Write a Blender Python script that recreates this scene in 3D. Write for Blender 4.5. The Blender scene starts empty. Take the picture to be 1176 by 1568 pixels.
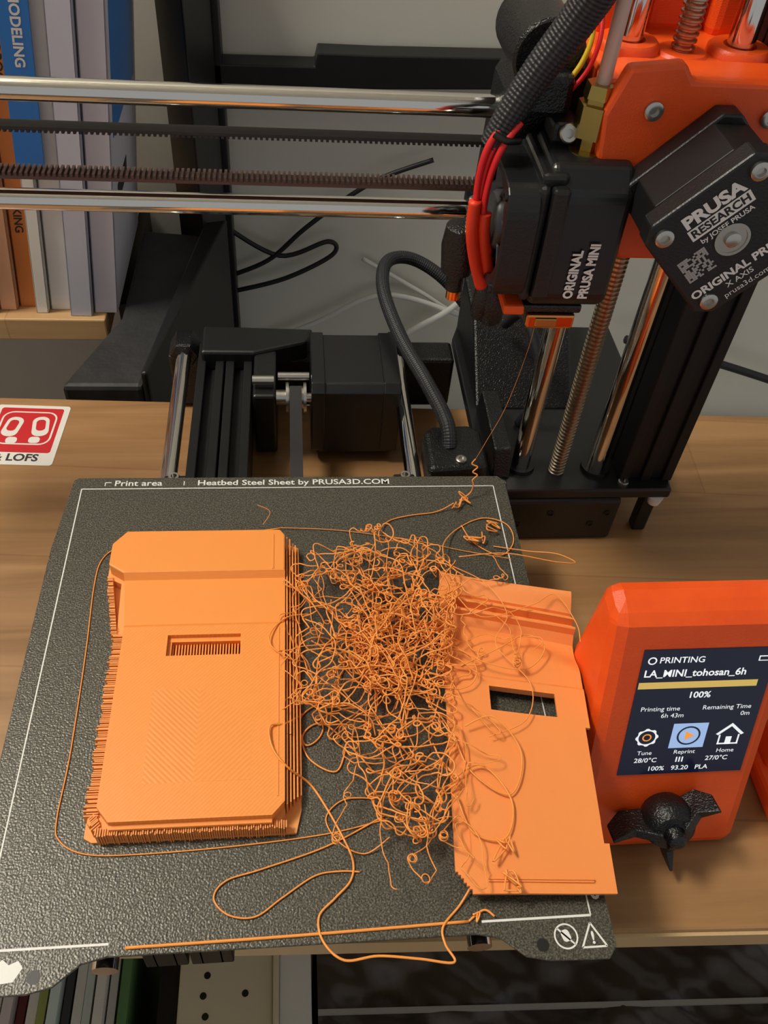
import bpy, bmesh, math, random
from mathutils import Vector, Matrix
random.seed(7)
Z0=0.75
S=0.001
def W(p): return Vector((p[0]*S,p[1]*S,p[2]*S+Z0))
scene=bpy.context.scene

# ------------------------------------------------------------------ materials
def srgb(c):
    return tuple(((x/255)/12.92 if x/255<=0.04045 else ((x/255+0.055)/1.055)**2.4) for x in c)+(1,)
def mat(name,col,rough=0.5,metal=0.0,bump=0,bscale=800,col2=None,cscale=200,emit=None,estr=1,spec=0.5,trans=0,stretch=(1,1,1),coat=0,bdist=0.0003,clo=0.35,chi=0.65,detail=3):
    m=bpy.data.materials.new(name); m.use_nodes=True
    nt=m.node_tree; b=nt.nodes['Principled BSDF']
    b.inputs['Base Color'].default_value=srgb(col)
    b.inputs['Roughness'].default_value=rough
    b.inputs['Metallic'].default_value=metal
    b.inputs['Specular IOR Level'].default_value=spec
    if trans: b.inputs['Transmission Weight'].default_value=trans
    if coat: b.inputs['Coat Weight'].default_value=coat
    if emit:
        b.inputs['Emission Color'].default_value=srgb(emit); b.inputs['Emission Strength'].default_value=estr
    tc=nt.nodes.new('ShaderNodeTexCoord'); mp=nt.nodes.new('ShaderNodeMapping')
    mp.inputs['Scale'].default_value=stretch
    nt.links.new(tc.outputs['Object'],mp.inputs['Vector'])
    if col2:
        n=nt.nodes.new('ShaderNodeTexNoise'); n.inputs['Scale'].default_value=cscale; n.inputs['Detail'].default_value=detail
        nt.links.new(mp.outputs[0],n.inputs['Vector'])
        r=nt.nodes.new('ShaderNodeValToRGB'); r.color_ramp.elements[0].position=clo; r.color_ramp.elements[1].position=chi
        r.color_ramp.elements[0].color=srgb(col); r.color_ramp.elements[1].color=srgb(col2)
        nt.links.new(n.outputs['Fac'],r.inputs['Fac']); nt.links.new(r.outputs['Color'],b.inputs['Base Color'])
    if bump:
        n2=nt.nodes.new('ShaderNodeTexNoise'); n2.inputs['Scale'].default_value=bscale; n2.inputs['Detail'].default_value=2
        nt.links.new(mp.outputs[0],n2.inputs['Vector'])
        bp=nt.nodes.new('ShaderNodeBump'); bp.inputs['Strength'].default_value=bump; bp.inputs['Distance'].default_value=bdist
        nt.links.new(n2.outputs['Fac'],bp.inputs['Height']); nt.links.new(bp.outputs['Normal'],b.inputs['Normal'])
    return m
def wave_mat(name,col,col2,scale,direction,rough=0.5,bump=0.5,bdist=0.0002,colmix=True,rot=(0,0,0),dist=0):
    m=bpy.data.materials.new(name); m.use_nodes=True
    nt=m.node_tree; b=nt.nodes['Principled BSDF']; b.inputs['Roughness'].default_value=rough
    b.inputs['Base Color'].default_value=srgb(col)
    tc=nt.nodes.new('ShaderNodeTexCoord'); mp=nt.nodes.new('ShaderNodeMapping'); mp.inputs['Rotation'].default_value=rot
    nt.links.new(tc.outputs['Object'],mp.inputs['Vector'])
    w=nt.nodes.new('ShaderNodeTexWave'); w.bands_direction=direction; w.inputs['Scale'].default_value=scale; w.inputs['Distortion'].default_value=dist
    nt.links.new(mp.outputs[0],w.inputs['Vector'])
    if colmix:
        r=nt.nodes.new('ShaderNodeValToRGB'); r.color_ramp.elements[0].color=srgb(col2); r.color_ramp.elements[1].color=srgb(col)
        nt.links.new(w.outputs['Fac'],r.inputs['Fac']); nt.links.new(r.outputs['Color'],b.inputs['Base Color'])
    bp=nt.nodes.new('ShaderNodeBump'); bp.inputs['Strength'].default_value=bump; bp.inputs['Distance'].default_value=bdist
    nt.links.new(w.outputs['Fac'],bp.inputs['Height']); nt.links.new(bp.outputs['Normal'],b.inputs['Normal'])
    return m
def wood_mat(name,c1,c2,c3,rough=0.42,plank=(0.93,0.91,0.9),mortar=(0.8,0.77,0.73)):
    m=bpy.data.materials.new(name); m.use_nodes=True
    nt=m.node_tree; b=nt.nodes['Principled BSDF']; b.inputs['Roughness'].default_value=rough
    tc=nt.nodes.new('ShaderNodeTexCoord'); mp=nt.nodes.new('ShaderNodeMapping'); mp.inputs['Scale'].default_value=(5,75,75); mp.inputs['Rotation'].default_value=(0,0,0.07)
    nt.links.new(tc.outputs['Object'],mp.inputs['Vector'])
    n=nt.nodes.new('ShaderNodeTexNoise'); n.inputs['Scale'].default_value=1.2; n.inputs['Detail'].default_value=6; n.inputs['Distortion'].default_value=0.7
    nt.links.new(mp.outputs[0],n.inputs['Vector'])
    r=nt.nodes.new('ShaderNodeValToRGB'); e=r.color_ramp.elements
    e[0].position=0.3; e[0].color=srgb(c1); e[1].position=0.7; e[1].color=srgb(c3)
    k=r.color_ramp.elements.new(0.5); k.color=srgb(c2)
    nt.links.new(n.outputs['Fac'],r.inputs['Fac'])
    br=nt.nodes.new('ShaderNodeTexBrick'); br.inputs['Scale'].default_value=1; br.inputs['Brick Width'].default_value=0.42; br.inputs['Row Height'].default_value=0.062
    br.inputs['Color1'].default_value=(1,1,1,1); br.inputs['Color2'].default_value=plank+(1,); br.inputs['Mortar'].default_value=mortar+(1,); br.inputs['Mortar Size'].default_value=0.0005
    mp2=nt.nodes.new('ShaderNodeMapping'); mp2.inputs['Rotation'].default_value=(0,0,0.07); nt.links.new(tc.outputs['Object'],mp2.inputs['Vector']); nt.links.new(mp2.outputs[0],br.inputs['Vector'])
    mx=nt.nodes.new('ShaderNodeMixRGB'); mx.blend_type='MULTIPLY'; mx.inputs[0].default_value=1
    nt.links.new(r.outputs['Color'],mx.inputs[1]); nt.links.new(br.outputs['Color'],mx.inputs[2]); nt.links.new(mx.outputs[0],b.inputs['Base Color'])
    return m

M={}
M['orange_print']=wave_mat('orange_pla',(243,150,68),(232,130,44),1500,'Z',0.42,0.3,0.0001,False)
M['orange_top']=wave_mat('orange_pla_top',(244,151,68),(240,145,62),300,'X',0.42,0.22,0.0001,True,(0,0,0.785))
M['infill_a']=wave_mat('orange_pla_infill_a',(244,151,68),(238,143,60),230,'X',0.42,0.35,0.0001,True,(0,0,0.785))
M['infill_b']=wave_mat('orange_pla_infill_b',(244,151,68),(238,143,60),230,'X',0.42,0.35,0.0001,True,(0,0,-0.785))
M['orange_dark']=mat('orange_support',(238,160,88),0.6)
M['orange_right']=wave_mat('orange_pla_thin',(241,147,78),(226,126,50),380,'X',0.4,0.15,0.0001,False,(0,0,-0.8))
M['filament']=mat('orange_filament',(246,158,74),0.42)
M['vivid']=mat('printer_orange_plastic',(240,88,22),0.42,col2=(232,80,18),cscale=60,bump=0.25,bscale=1500)
M['vivid_layer']=wave_mat('printer_orange_layers',(240,90,22),(235,66,10),700,'Z',0.42,0.3,0.00012,False)
M['black']=mat('black_plastic',(22,22,23),0.38,bump=0.3,bscale=1200)
M['black_tex']=mat('black_textured_plastic',(17,17,18),0.3,bump=1.0,bscale=1300,bdist=0.0004)
M['black_sat']=mat('black_satin',(24,24,26),0.32)
M['fan_grey']=mat('fan_rotor_plastic',(50,51,55),0.35)
M['black_matte']=mat('black_anodised',(22,22,23),0.5,0.3)
M['motor']=mat('motor_black',(20,20,22),0.4,bump=0.35,bscale=1400)
M['sleeve']=mat('braided_sleeve',(34,35,39),0.5)
M['chrome']=mat('chrome_rod',(225,222,216),0.1,1.0)
M['steel']=mat('steel_screw',(190,188,182),0.3,1.0)
M['lead']=mat('lead_screw_steel',(180,166,146),0.28,1.0)
M['brass']=mat('brass_fitting',(184,160,92),0.32,1.0)
M['copper']=mat('copper_block',(222,146,84),0.2,1.0)
M['belt']=mat('belt_rubber',(42,40,42),0.6)
M['belt_reflect']=mat('belt_reflection_brown',(92,66,60),0.5)  # dark belt rubber with its brownish reflections painted into the colour
M['red']=mat('red_wire',(214,30,32),0.4)
M['sleeve_red']=mat('red_heatshrink',(226,54,18),0.5)
M['ptfe']=mat('ptfe_tube',(225,200,188),0.3,trans=0.3)
M['white']=mat('white_print',(228,228,224),0.5)
M['label']=mat('label_ink',(235,235,233),0.5)
M['silver_label']=mat('label_silver',(180,180,178),0.4,0.4)
M['screen']=mat('lcd_glass',(10,14,30),0.15,emit=(12,18,40),estr=0.6)
M['s_white']=mat('lcd_white',(230,235,240),0.5,emit=(235,240,245),estr=0.65)
M['s_blue']=mat('lcd_blue',(150,180,225),0.5,emit=(160,190,235),estr=0.6)
M['s_gold']=mat('lcd_gold',(200,170,90),0.5,emit=(205,175,95),estr=0.6)
M['s_orange']=mat('lcd_orange',(235,150,60),0.5,emit=(235,150,60),estr=0.7)
M['yellow']=mat('yellow_wire',(225,190,40),0.5)
M['stk_w']=mat('sticker_white',(225,222,215),0.45)
M['stk_r']=mat('sticker_red',(196,32,40),0.45)
M['wall']=mat('wall_paint',(210,208,196),0.9,bump=0.15,bscale=300,col2=(216,214,203),cscale=8)
M['floor']=wood_mat('floor_boards',(110,80,55),(125,92,64),(135,100,70))
M['desk']=wood_mat('desk_wood',(134,98,60),(155,116,74),(170,130,87))
M['plank']=wood_mat('plank_wood',(200,160,110),(212,172,122),(220,184,136))
M['edge_highlight']=mat('desk_edge_highlight',(196,168,124),0.4)  # pale tone paints the highlight along the desk's front edge
M['rack']=mat('rack_black_steel',(18,18,19),0.45)
M['casegrey']=mat('case_black_grey',(44,44,45),0.6,bump=0.6,bscale=120,bdist=0.001,col2=(32,32,33),cscale=40)
def sheet_material():
    m=bpy.data.materials.new('pei_textured_steel'); m.use_nodes=True
    nt=m.node_tree; b=nt.nodes['Principled BSDF']
    tc=nt.nodes.new('ShaderNodeTexCoord')
    n=nt.nodes.new('ShaderNodeTexNoise'); n.inputs['Scale'].default_value=1700; n.inputs['Detail'].default_value=1
    nt.links.new(tc.outputs['Object'],n.inputs['Vector'])
    r=nt.nodes.new('ShaderNodeValToRGB'); r.color_ramp.elements[0].position=0.4; r.color_ramp.elements[1].position=0.74
    r.color_ramp.elements[0].color=srgb((57,55,48)); r.color_ramp.elements[1].color=srgb((108,105,92))
    nt.links.new(n.outputs['Fac'],r.inputs['Fac']); nt.links.new(r.outputs['Color'],b.inputs['Base Color'])
    b.inputs['Roughness'].default_value=0.34; b.inputs['Metallic'].default_value=0.1; b.inputs['Specular IOR Level'].default_value=0.5
    n2=nt.nodes.new('ShaderNodeTexNoise'); n2.inputs['Scale'].default_value=1600; n2.inputs['Detail'].default_value=0.5
    nt.links.new(tc.outputs['Object'],n2.inputs['Vector'])
    bp=nt.nodes.new('ShaderNodeBump'); bp.inputs['Strength'].default_value=0.6; bp.inputs['Distance'].default_value=0.00027
    nt.links.new(n2.outputs['Fac'],bp.inputs['Height']); nt.links.new(bp.outputs['Normal'],b.inputs['Normal'])
    return m
M['sheet']=sheet_material()

# ------------------------------------------------------------------ geometry helpers
def empty(name):
    o=bpy.data.objects.new(name,None); o.empty_display_size=0.02; bpy.context.collection.objects.link(o); return o
def finish(name,parent,verts,faces,m,smooth=False,bevel=0,seg=2,fix=True):
    me=bpy.data.meshes.new(name); me.from_pydata([W(v) for v in verts],[],faces)
    if fix:
        bm=bmesh.new(); bm.from_mesh(me); bmesh.ops.recalc_face_normals(bm,faces=bm.faces); bm.to_mesh(me); bm.free()
    me.materials.append(m if not isinstance(m,str) else M[m])
    if smooth:
        for p in me.polygons: p.use_smooth=True
    o=bpy.data.objects.new(name,me); bpy.context.collection.objects.link(o)
    if parent: o.parent=parent
    if bevel:
        b=o.modifiers.new('bevel','BEVEL'); b.width=bevel*S; b.segments=seg; b.limit_method='ANGLE'; b.angle_limit=math.radians(35)
    return o
def lift(p2,h,axis):
    if axis=='z': return (p2[0],p2[1],h)
    if axis=='y': return (p2[0],h,p2[1])
    return (h,p2[0],p2[1])
def prism_geo(poly,a,b,axis='z'):
    n=len(poly); v=[lift(p,a,axis) for p in poly]+[lift(p,b,axis) for p in poly]
    f=[tuple(range(n))[::-1],tuple(range(n,2*n))]+[(i,(i+1)%n,n+(i+1)%n,n+i) for i in range(n)]
    return v,f
def merge(gs):
    V=[];F=[]
    for v,f in gs:
        o=len(V); V+=v; F+=[tuple(i+o for i in q) for q in f]
    return V,F
def prism(name,parent,poly,a,b,m,axis='z',bevel=0,seg=2):
    v,f=prism_geo(poly,a,b,axis); return finish(name,parent,v,f,m,False,bevel,seg)
def box_geo(a,b):
    return prism_geo([(a[0],a[1]),(b[0],a[1]),(b[0],b[1]),(a[0],b[1])],a[2],b[2])
def box(name,parent,a,b,m,bevel=0,seg=2):
    v,f=box_geo(a,b); return finish(name,parent,v,f,m,False,bevel,seg)
def boxes(name,parent,l,m,bevel=0):
    v,f=merge([box_geo(a,b) for a,b in l]); return finish(name,parent,v,f,m,False,bevel)
def frame(d):
    d=Vector(d).normalized(); a=Vector((0,0,1)) if abs(d.z)<0.9 else Vector((1,0,0))
    u=d.cross(a).normalized(); return u,d.cross(u).normalized(),d
def rev_geo(p0,d,prof,seg=32,caps=True):
    u,w,d=frame(d); p0=Vector(p0); V=[];F=[]
    for h,r in prof:
        for i in range(seg):
            a=2*math.pi*i/seg; V.append(tuple(p0+d*h+u*(r*math.cos(a))+w*(r*math.sin(a))))
    for k in range(len(prof)-1):
        for i in range(seg):
            j=(i+1)%seg; F.append((k*seg+i,k*seg+j,(k+1)*seg+j,(k+1)*seg+i))
    if caps:
        F.append(tuple(range(seg))[::-1]); F.append(tuple(range((len(prof)-1)*seg,len(prof)*seg)))
    return V,F
def autosmooth(o,ang=40):
    me=o.data
    for p in me.polygons: p.use_smooth=True
    bm=bmesh.new(); bm.from_mesh(me)
    for e in bm.edges:
        if len(e.link_faces)==2 and e.calc_face_angle(0)>math.radians(ang): e.smooth=False
    bm.to_mesh(me); bm.free()
def rev(name,parent,p0,d,prof,m,seg=32):
    v,f=rev_geo(p0,d,prof,seg); o=finish(name,parent,v,f,m); autosmooth(o); return o
def cyl(name,parent,p0,p1,r,m,seg=32,r2=None):
    d=Vector(p1)-Vector(p0); return rev(name,parent,p0,d,[(0,r),(d.length,r if r2 is None else r2)],m,seg)
def cat(pts,sub=8):
    P=[Vector(p) for p in pts]; out=[]
    for i in range(len(P)-1):
        p0=P[max(i-1,0)];p1=P[i];p2=P[i+1];p3=P[min(i+2,len(P)-1)]
        for k in range(sub):
            t=k/sub
            out.append(0.5*((2*p1)+(p2-p0)*t+(2*p0-5*p1+4*p2-p3)*t*t+(3*p1-p0-3*p2+p3)*t**3))
    out.append(P[-1]); return out
def tube_geo(P,r,seg=8,braid=0):
    V=[];F=[]; n=len(P); prev=None; sl=0
    for i,p in enumerate(P):
        t=(P[min(i+1,n-1)]-P[max(i-1,0)])
        if t.length<1e-6: t=Vector((1,0,0))
        t.normalize()
        if i: sl+=(P[i]-P[i-1]).length
        if prev is None: u=frame(t)[0]
        else:
            u=prev-t*prev.dot(t)
            if u.length<1e-4: u=frame(t)[0]
            u.normalize()
        prev=u; w=t.cross(u)
        rr=r(i/(n-1)) if callable(r) else r
        for k in range(seg):
            a=2*math.pi*k/seg; q=rr
            if braid: q=rr+braid*math.sin(8*a+sl*2.3)*math.sin(8*a-sl*2.3)
            V.append(tuple(p+u*(q*math.cos(a))+w*(q*math.sin(a))))
    for i in range(n-1):
        for k in range(seg):
            j=(k+1)%seg; F.append((i*seg+k,i*seg+j,(i+1)*seg+j,(i+1)*seg+k))
    F.append(tuple(range(seg))[::-1]); F.append(tuple(range((n-1)*seg,n*seg)))
    return V,F
def resample(P,step):
    out=[P[0]];acc=0
    for i in range(1,len(P)):
        a=P[i-1];b=P[i];L=(b-a).length
        if L<1e-9: continue
        t=step-acc
        while t<=L:
            out.append(a+(b-a)*(t/L)); t+=step
        acc=L-(t-step)
    out.append(P[-1]); return out
def tube(name,parent,pts,r,m,seg=12,sub=8,braid=0):
    P=cat(pts,sub)
    if braid: P=resample(cat(pts,30),0.28); seg=64
    v,f=tube_geo(P,r,seg,braid); return finish(name,parent,v,f,m,True)
def text(name,parent,body,size,pos,u,v,m,align='CENTER',bold=0.0,sx=1.0):
    c=bpy.data.curves.new(name,'FONT'); c.body=body; c.size=size; c.align_x=align; c.align_y='CENTER'; c.offset=bold*size; c.resolution_u=3
    t=bpy.data.objects.new(name+'_tmp',c); bpy.context.collection.objects.link(t)
    bpy.context.view_layer.update()
    me=bpy.data.meshes.new_from_object(t.evaluated_get(bpy.context.evaluated_depsgraph_get()))
    bpy.data.objects.remove(t); bpy.data.curves.remove(c)
    u=Vector(u).normalized(); v=Vector(v).normalized(); p=Vector(pos)
    for q in me.vertices: q.co=W(p+u*(q.co.x*sx)+v*q.co.y)
    me.materials.clear(); me.materials.append(M[m])
    me.name=name
    o=bpy.data.objects.new(name,me); bpy.context.collection.objects.link(o); o.parent=parent; return o
def bolt(name,parent,c,d,r=2.8,h=2.2,m='steel'):
    d=Vector(d).normalized()
    return rev(name,parent,Vector(c),d,[(0,r),(h*0.8,r),(h,r*0.85),(h,r*0.5),(h*0.4,r*0.5)],m,20)

# ================================================================== ROOM
box('wall_back',None,(-1500,575,-750),(1500,595,1650),'wall')
box('wall_left',None,(-1520,-1500,-750),(-1500,595,1650),'wall')
box('floor',None,(-1500,-1500,-770),(1500,575,-750),'floor')
box('ceiling',None,(-1500,-1500,1650),(1500,595,1670),mat('ceiling_paint',(225,222,212),0.9))

# ================================================================== DESK
desk=empty('desk')
prism('top',desk,[(-420,31),(560,-6),(560,287),(-420,323)],-18,0,'desk',bevel=1.2)
prism('front_edge_highlight',desk,[(-420,29.6),(560,-7.4),(560,-6),(-420,31)],-14,-2,'edge_highlight')  # thin pale strip added as the painted edge highlight
for i,(x,y) in enumerate([(-400,60),(530,25),(-400,295),(530,262)]):
    box('leg_%d'%i,desk,(x-15,y-15,-750),(x+15,y+15,-18),'rack')

stk=empty('desk_sticker')
def quadz(name,parent,pts,z,m,th=0.25): return prism(name,parent,pts,z,z+th,m)
def rrect(cx,cy,w,h,r,rot=0,n=5):
    pts=[]
    for sx,sy,a0 in((1,1,0),(-1,1,90),(-1,-1,180),(1,-1,270)):
        for k in range(n+1):
            a=math.radians(a0+90*k/n); pts.append((sx*(w/2-r)+r*math.cos(a),sy*(h/2-r)+r*math.sin(a)))
    c,s=math.cos(rot),math.sin(rot)
    return [(cx+x*c-y*s,cy+x*s+y*c) for x,y in pts]
sr=-0.05
quadz('backing',stk,rrect(-146,282,40,48,2,sr),0.0,'stk_w')
quadz('red_field',stk,rrect(-146,285.5,34,36,1.5,sr),0.25,'stk_r',0.1)
quadz('inner_line',stk,rrect(-146,287,30,27,6,sr),0.35,'stk_w',0.05)
quadz('inner_field',stk,rrect(-146,287,28,25,5,sr),0.40,'stk_r',0.05)
for i,(dx) in enumerate((-7.5,7.5)):
    quadz('sole_%d'%i,stk,rrect(-146+dx,288,9,16,4,sr+dx*0.02),0.45,'stk_w',0.05)
    quadz('sole_mark_%d'%i,stk,rrect(-146+dx,289,5,9,2.2,sr+dx*.02),0.50,'stk_r',0.05)
    quadz('heel_%d'%i,stk,rrect(-146+dx*0.8,277,6,5,2,sr),0.45,'stk_w',0.05)
text('caption',stk,'& LOFS',7.5,(-147,263.4,0.3),(1,sr,0),(-sr,1,0),'belt',bold=0.03)

# ================================================================== PRINTER
pr=empty('three_d_printer')
for i,x in enumerate((-58,58)):
    cyl('y_rod_%d'%i,pr,(x,-2,38),(x,318,38),4,'chrome')
    rev('y_rod_holder_%d'%i,pr,(x,303,38),(0,1,0),[(0,7),(1,8),(14,8),(16,6.5)],'black_tex',6)
    box('y_rod_clamp_%d'%i,pr,(x-9,305,2),(x+9,322,36),'black_tex',1.5)
ex=[]
for x0 in(-50,-35):
    ex+= [((x0,6,10),(x0+4.5,312,40)),((x0+9.5,6,10),(x0+14,312,40)),((x0+3,6,10),(x0+11,312,34))]
boxes('y_extrusion',pr,ex,'black_matte',0.5)
box('rear_crossbeam',pr,(-66,306,0.2),(92,324,34),'black_tex',2)
prism('rear_bracket',pr,[(-48,296),(-20,296),(8,306),(12,318),(-48,320)],34,46,'black',bevel=1.5)
box('front_crossbeam',pr,(-66,14,2),(66,30,34),'black_tex',2)
prism('y_motor_body',pr,[(263,4),(304,4),(308,8),(308,48),(304,52),(263,52),(259,48),(259,8)],14,54,'motor','x',bevel=0.8)
prism('y_motor_cap',pr,[(262,6),(305,6),(309,10),(309,49),(305,53),(262,53),(258,49),(258,10)],10,17,'black_sat','x',bevel=0.6)
prism('y_motor_cap_end',pr,[(262,6),(305,6),(309,10),(309,49),(305,53),(262,53),(258,49),(258,10)],47,56,'black_sat','x',bevel=0.6)
rev('y_pulley',pr,(-8,266,40),(1,0,0),[(0,4),(5,4),(5,8),(6.5,8),(6.5,6),(14,6),(14,8),(15.5,8),(15.5,2.5),(18,2.5)],'steel')
box('y_belt',pr,(-1,20,46),(5,266,47.5),'belt')
box('y_belt_return',pr,(-1,20,33),(5,266,34.2),'belt')
box('y_motor_mount',pr,(-20,262,4),(-8,306,44),'black',1.5)
cyl('y_motor_screw',pr,(-9,270,48),(-20,270,48),2.6,'steel')
cyl('y_motor_spacer',pr,(-7,272,49),(9,272,49),2.2,'steel')
box('heatbed',pr,(-93,1,50),(93,187,56),'black_matte',1)
box('bed_carriage',pr,(-70,50,42.5),(70,150,50),'black',2)
for i,(x,y) in enumerate([(-58,70),(58,70),(-58,135),(58,135)]):
    box('y_bearing_%d'%i,pr,(x-8,y-13,31),(x+8,y+13,43),'black',2)
sh=[(-92,191),(-94,189.5),(-97,150),(-97,-8),(-95,-12),(-75,-12),(-68,-10.5),(-61,-5),(-54,-3.5),(54,-3.5),(61,-5),(68,-10.5),(75,-12),(93,-12.5),(96,-9),(96,187),(93,190.5)]
sheet=prism('steel_sheet',pr,sh,56.0,57.0,'sheet',bevel=0.3)
def ln(a,b,w=0.45,z=57.0,m='white',name='sheet_line'):
    a=Vector(a+(0,));b=Vector(b+(0,));d=(b-a).normalized();n=Vector((-d.y,d.x,0))*w/2
    return prism(name,pr,[tuple((a-n)[:2]),tuple((b-n)[:2]),tuple((b+n)[:2]),tuple((a+n)[:2])],z,z+0.06,m)
ln((-90,184.2),(90,184.2));ln((-90,184.2),(-90,0));ln((90,184.2),(90,0));ln((-90,0),(-54,0),0.7);ln((56,0),(90,0),0.7)
text('sheet_text',pr,'Print area',4.6,(-66.5,187.3,57.08),(1,0,0),(0,1,0),'white',bold=0.012,sx=1.12)
text('sheet_title',pr,'Heatbed Steel Sheet by PRUSA3D.COM',4.4,(1,187.3,57.08),(1,0,0),(0,1,0),'white',bold=0.015,sx=1.17)
ln((-80.5,186),(-80.5,188),0.4);ln((-80.5,188),(-78,188),0.4);ln((-47,186),(-47,188.5),0.4)
text('sheet_zero',pr,'0',6,(92.8,6.5,57.08),(1,0,0),(0,1,0),'white',bold=0.03)
def ring(name,c,r,w,z,m,n=32):
    V=[];F=[]
    for i in range(n):
        a=2*math.pi*i/n
        for rr in(r,r-w): V.append((c[0]+rr*math.cos(a),c[1]+rr*math.sin(a),z))
    for i in range(n):
        j=(i+1)%n; F.append((2*i,2*j,2*j+1,2*i+1))
    return finish(name,pr,V,F,m,fix=False)
ring('sheet_icon_ring',(81,-5.6),3.7,0.5,57.08,'white')
ln((78.6,-3.2),(83.4,-8),0.5,57.02);quadz('sheet_icon_hand',pr,rrect(81,-5.4,2.6,3.4,1,0.3),57.03,'white',0.05)
for a,b in(((85.4,-9),(93,-9)),((93,-9),(89.2,-2.2)),((89.2,-2.2),(85.4,-9))): ln(a,b,0.55)
text('sheet_icon_mark',pr,'!',4.8,(89.2,-6.6,57.08),(1,0,0),(0,1,0),'white',bold=0.03)
cyl('sheet_hole',pr,(73.5,-7.6,56.9),(73.5,-7.6,57.06),1.9,'rack',24)
cyl('sheet_hole_left',pr,(-73.5,-7.6,56.9),(-73.5,-7.6,57.06),1.9,'rack',24)
quadz('sheet_logo',pr,[(-84,-9),(-79,-8.5),(-77,-5),(-78.5,-3),(-81,-4),(-83,-2.5),(-85,-4),(-83.5,-6)],57.0,'white',0.06)
for i,x in enumerate((-52,51)):
    bolt('bed_clip_screw_%d'%i,pr,(x,192.5,52),(0,0,1),2.6,4.5)
    box('bed_clip_%d'%i,pr,(x-5,189,48),(x+5,197,52.5),'black',1)

# base / Z column
prism('base_plate',pr,[(93,202),(187,202),(190,250),(190,338),(98,340),(93,326)],29,35,'black_sat',bevel=1)
prism('base_box',pr,[(103,200.5),(163,200.5),(163,330),(103,330)],0.2,29,'black',bevel=2)
boxes('base_feet',pr,[((177,206,0.2),(184,213,29)),((175,320,0.2),(185,330,29))],'black',1)
rev('base_foot_pad',pr,(181,204,24),(0,0,1),[(0,3),(5,4)],'white',16)
for i,x in enumerate((112,128,150,157)): bolt('base_screw_%d'%i,pr,(x,200.5,20 if i%2 else 12),(0,-1,0),1.8,0.6,'black_matte')
for i,x in enumerate((101,163)): bolt('base_plate_screw_%d'%i,pr,(x,207,35),(0,0,1),2.6,1.5)
prism('electronics_cover',pr,[(262,35),(338,35),(338,70),(300,66)],97,150,'black_tex','x',bevel=1.5)
prism('motor_cover',pr,[(210,35),(262,35),(258,52),(216,50)],97,106,'black_tex','x',bevel=1)
for i,(x,y) in enumerate([(113,219.5),(151,217.5)]):
    cyl('z_rod_%d'%i,pr,(x,y,30),(x,y,380),4.6,'chrome',40)
    rev('z_rod_socket_%d'%i,pr,(x,y,34),(0,0,1),[(0,7.5),(3,7),(3,4.6)],'black_sat')
prof=[];h=0
while h<345:
    prof+=[(h,3.1),(h+0.5,4.0),(h+1.1,4.0),(h+1.6,3.1)]; h+=2.1
rev('z_lead_screw',pr,(131,216.5,34),(0,0,1),prof,'lead',20)
tube('z_motor_cable',pr,[(118,250,36),(124,248,60),(120,256,80),(114,270,90),(112,290,70)],2.6,'sleeve',12)
cl=[]
for y0 in (208,223):
    cl+=[((161,y0,35),(166,y0+14,380)),((183,y0,35),(188,y0+14,380)),((165,y0+2,35),(184,y0+13,380))]
cl+=[((172,208,35),(177,237,380))]
boxes('z_extrusion',pr,cl,'black_matte',0.6)
# X rods and belts
XL=-190
for i,z in enumerate((203,162.5)):
    cyl('x_rod_%d'%i,pr,(XL,235,z),(112,235,z),4,'chrome',40)
box('x_belt_upper',pr,(XL,232,190),(90,238,191.2),'belt')
boxes('x_belt_upper_teeth',pr,[((XL+2*i,232,189.1),(XL+2*i+1,238,190.1)) for i in range(135)],'belt')
box('x_belt_lower',pr,(XL,231.5,172),(90,238.5,173.2),'belt_reflect')
boxes('x_belt_lower_teeth',pr,[((XL+2*i,231.5,173.1),(XL+2*i+1,238.5,174.6)) for i in range(135)],'belt_reflect')
prism('x_idler_end',pr,[(-215,150),(-180,150),(-176,160),(-176,206),(-182,216),(-215,216)],220,250,'vivid','y',bevel=2)
# Z carriage (orange)
prism('z_carriage',pr,[(100,176),(104,172),(170,172),(176,178),(176,228),(172,232),(106,232),(99,226)],188,206,'vivid','y',bevel=1.5)
prism('z_carriage_body',pr,[(99,190),(176,186),(176,250),(106,252),(100,236)],174,230,'vivid_layer',bevel=2)
prism('z_carriage_plate',pr,[(98,222),(103,236),(120,238),(124,233),(160,233),(176,230),(176,172),(116,172),(100,205)],184,190,'vivid','y',bevel=1.5)
for i,(x,y) in enumerate([(113,219.5),(151,217.5)]):
    rev('z_bearing_boss_%d'%i,pr,(x,y,228),(0,0,1),[(0,11),(4,10.5),(5,9.5),(5,5.6),(1.8,5.4)],'vivid')
rev('z_nut_boss',pr,(131,216.5,226),(0,0,1),[(0,9),(4,9),(5,8),(5,4.2)],'vivid')
for k,(a,b) in enumerate([((104,232,228),(124,252,258)),((124,238,228),(146,252,250)),((146,234,228),(168,252,262))]):
    box('z_carriage_rib_%d'%k,pr,a,b,'vivid_layer',4,3)
bolt('carriage_screw_0',pr,(113.5,184,224),(0,-1,0),3,1.6); bolt('carriage_screw_1',pr,(152,184,223),(0,-1,0),3,1.6)
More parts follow.
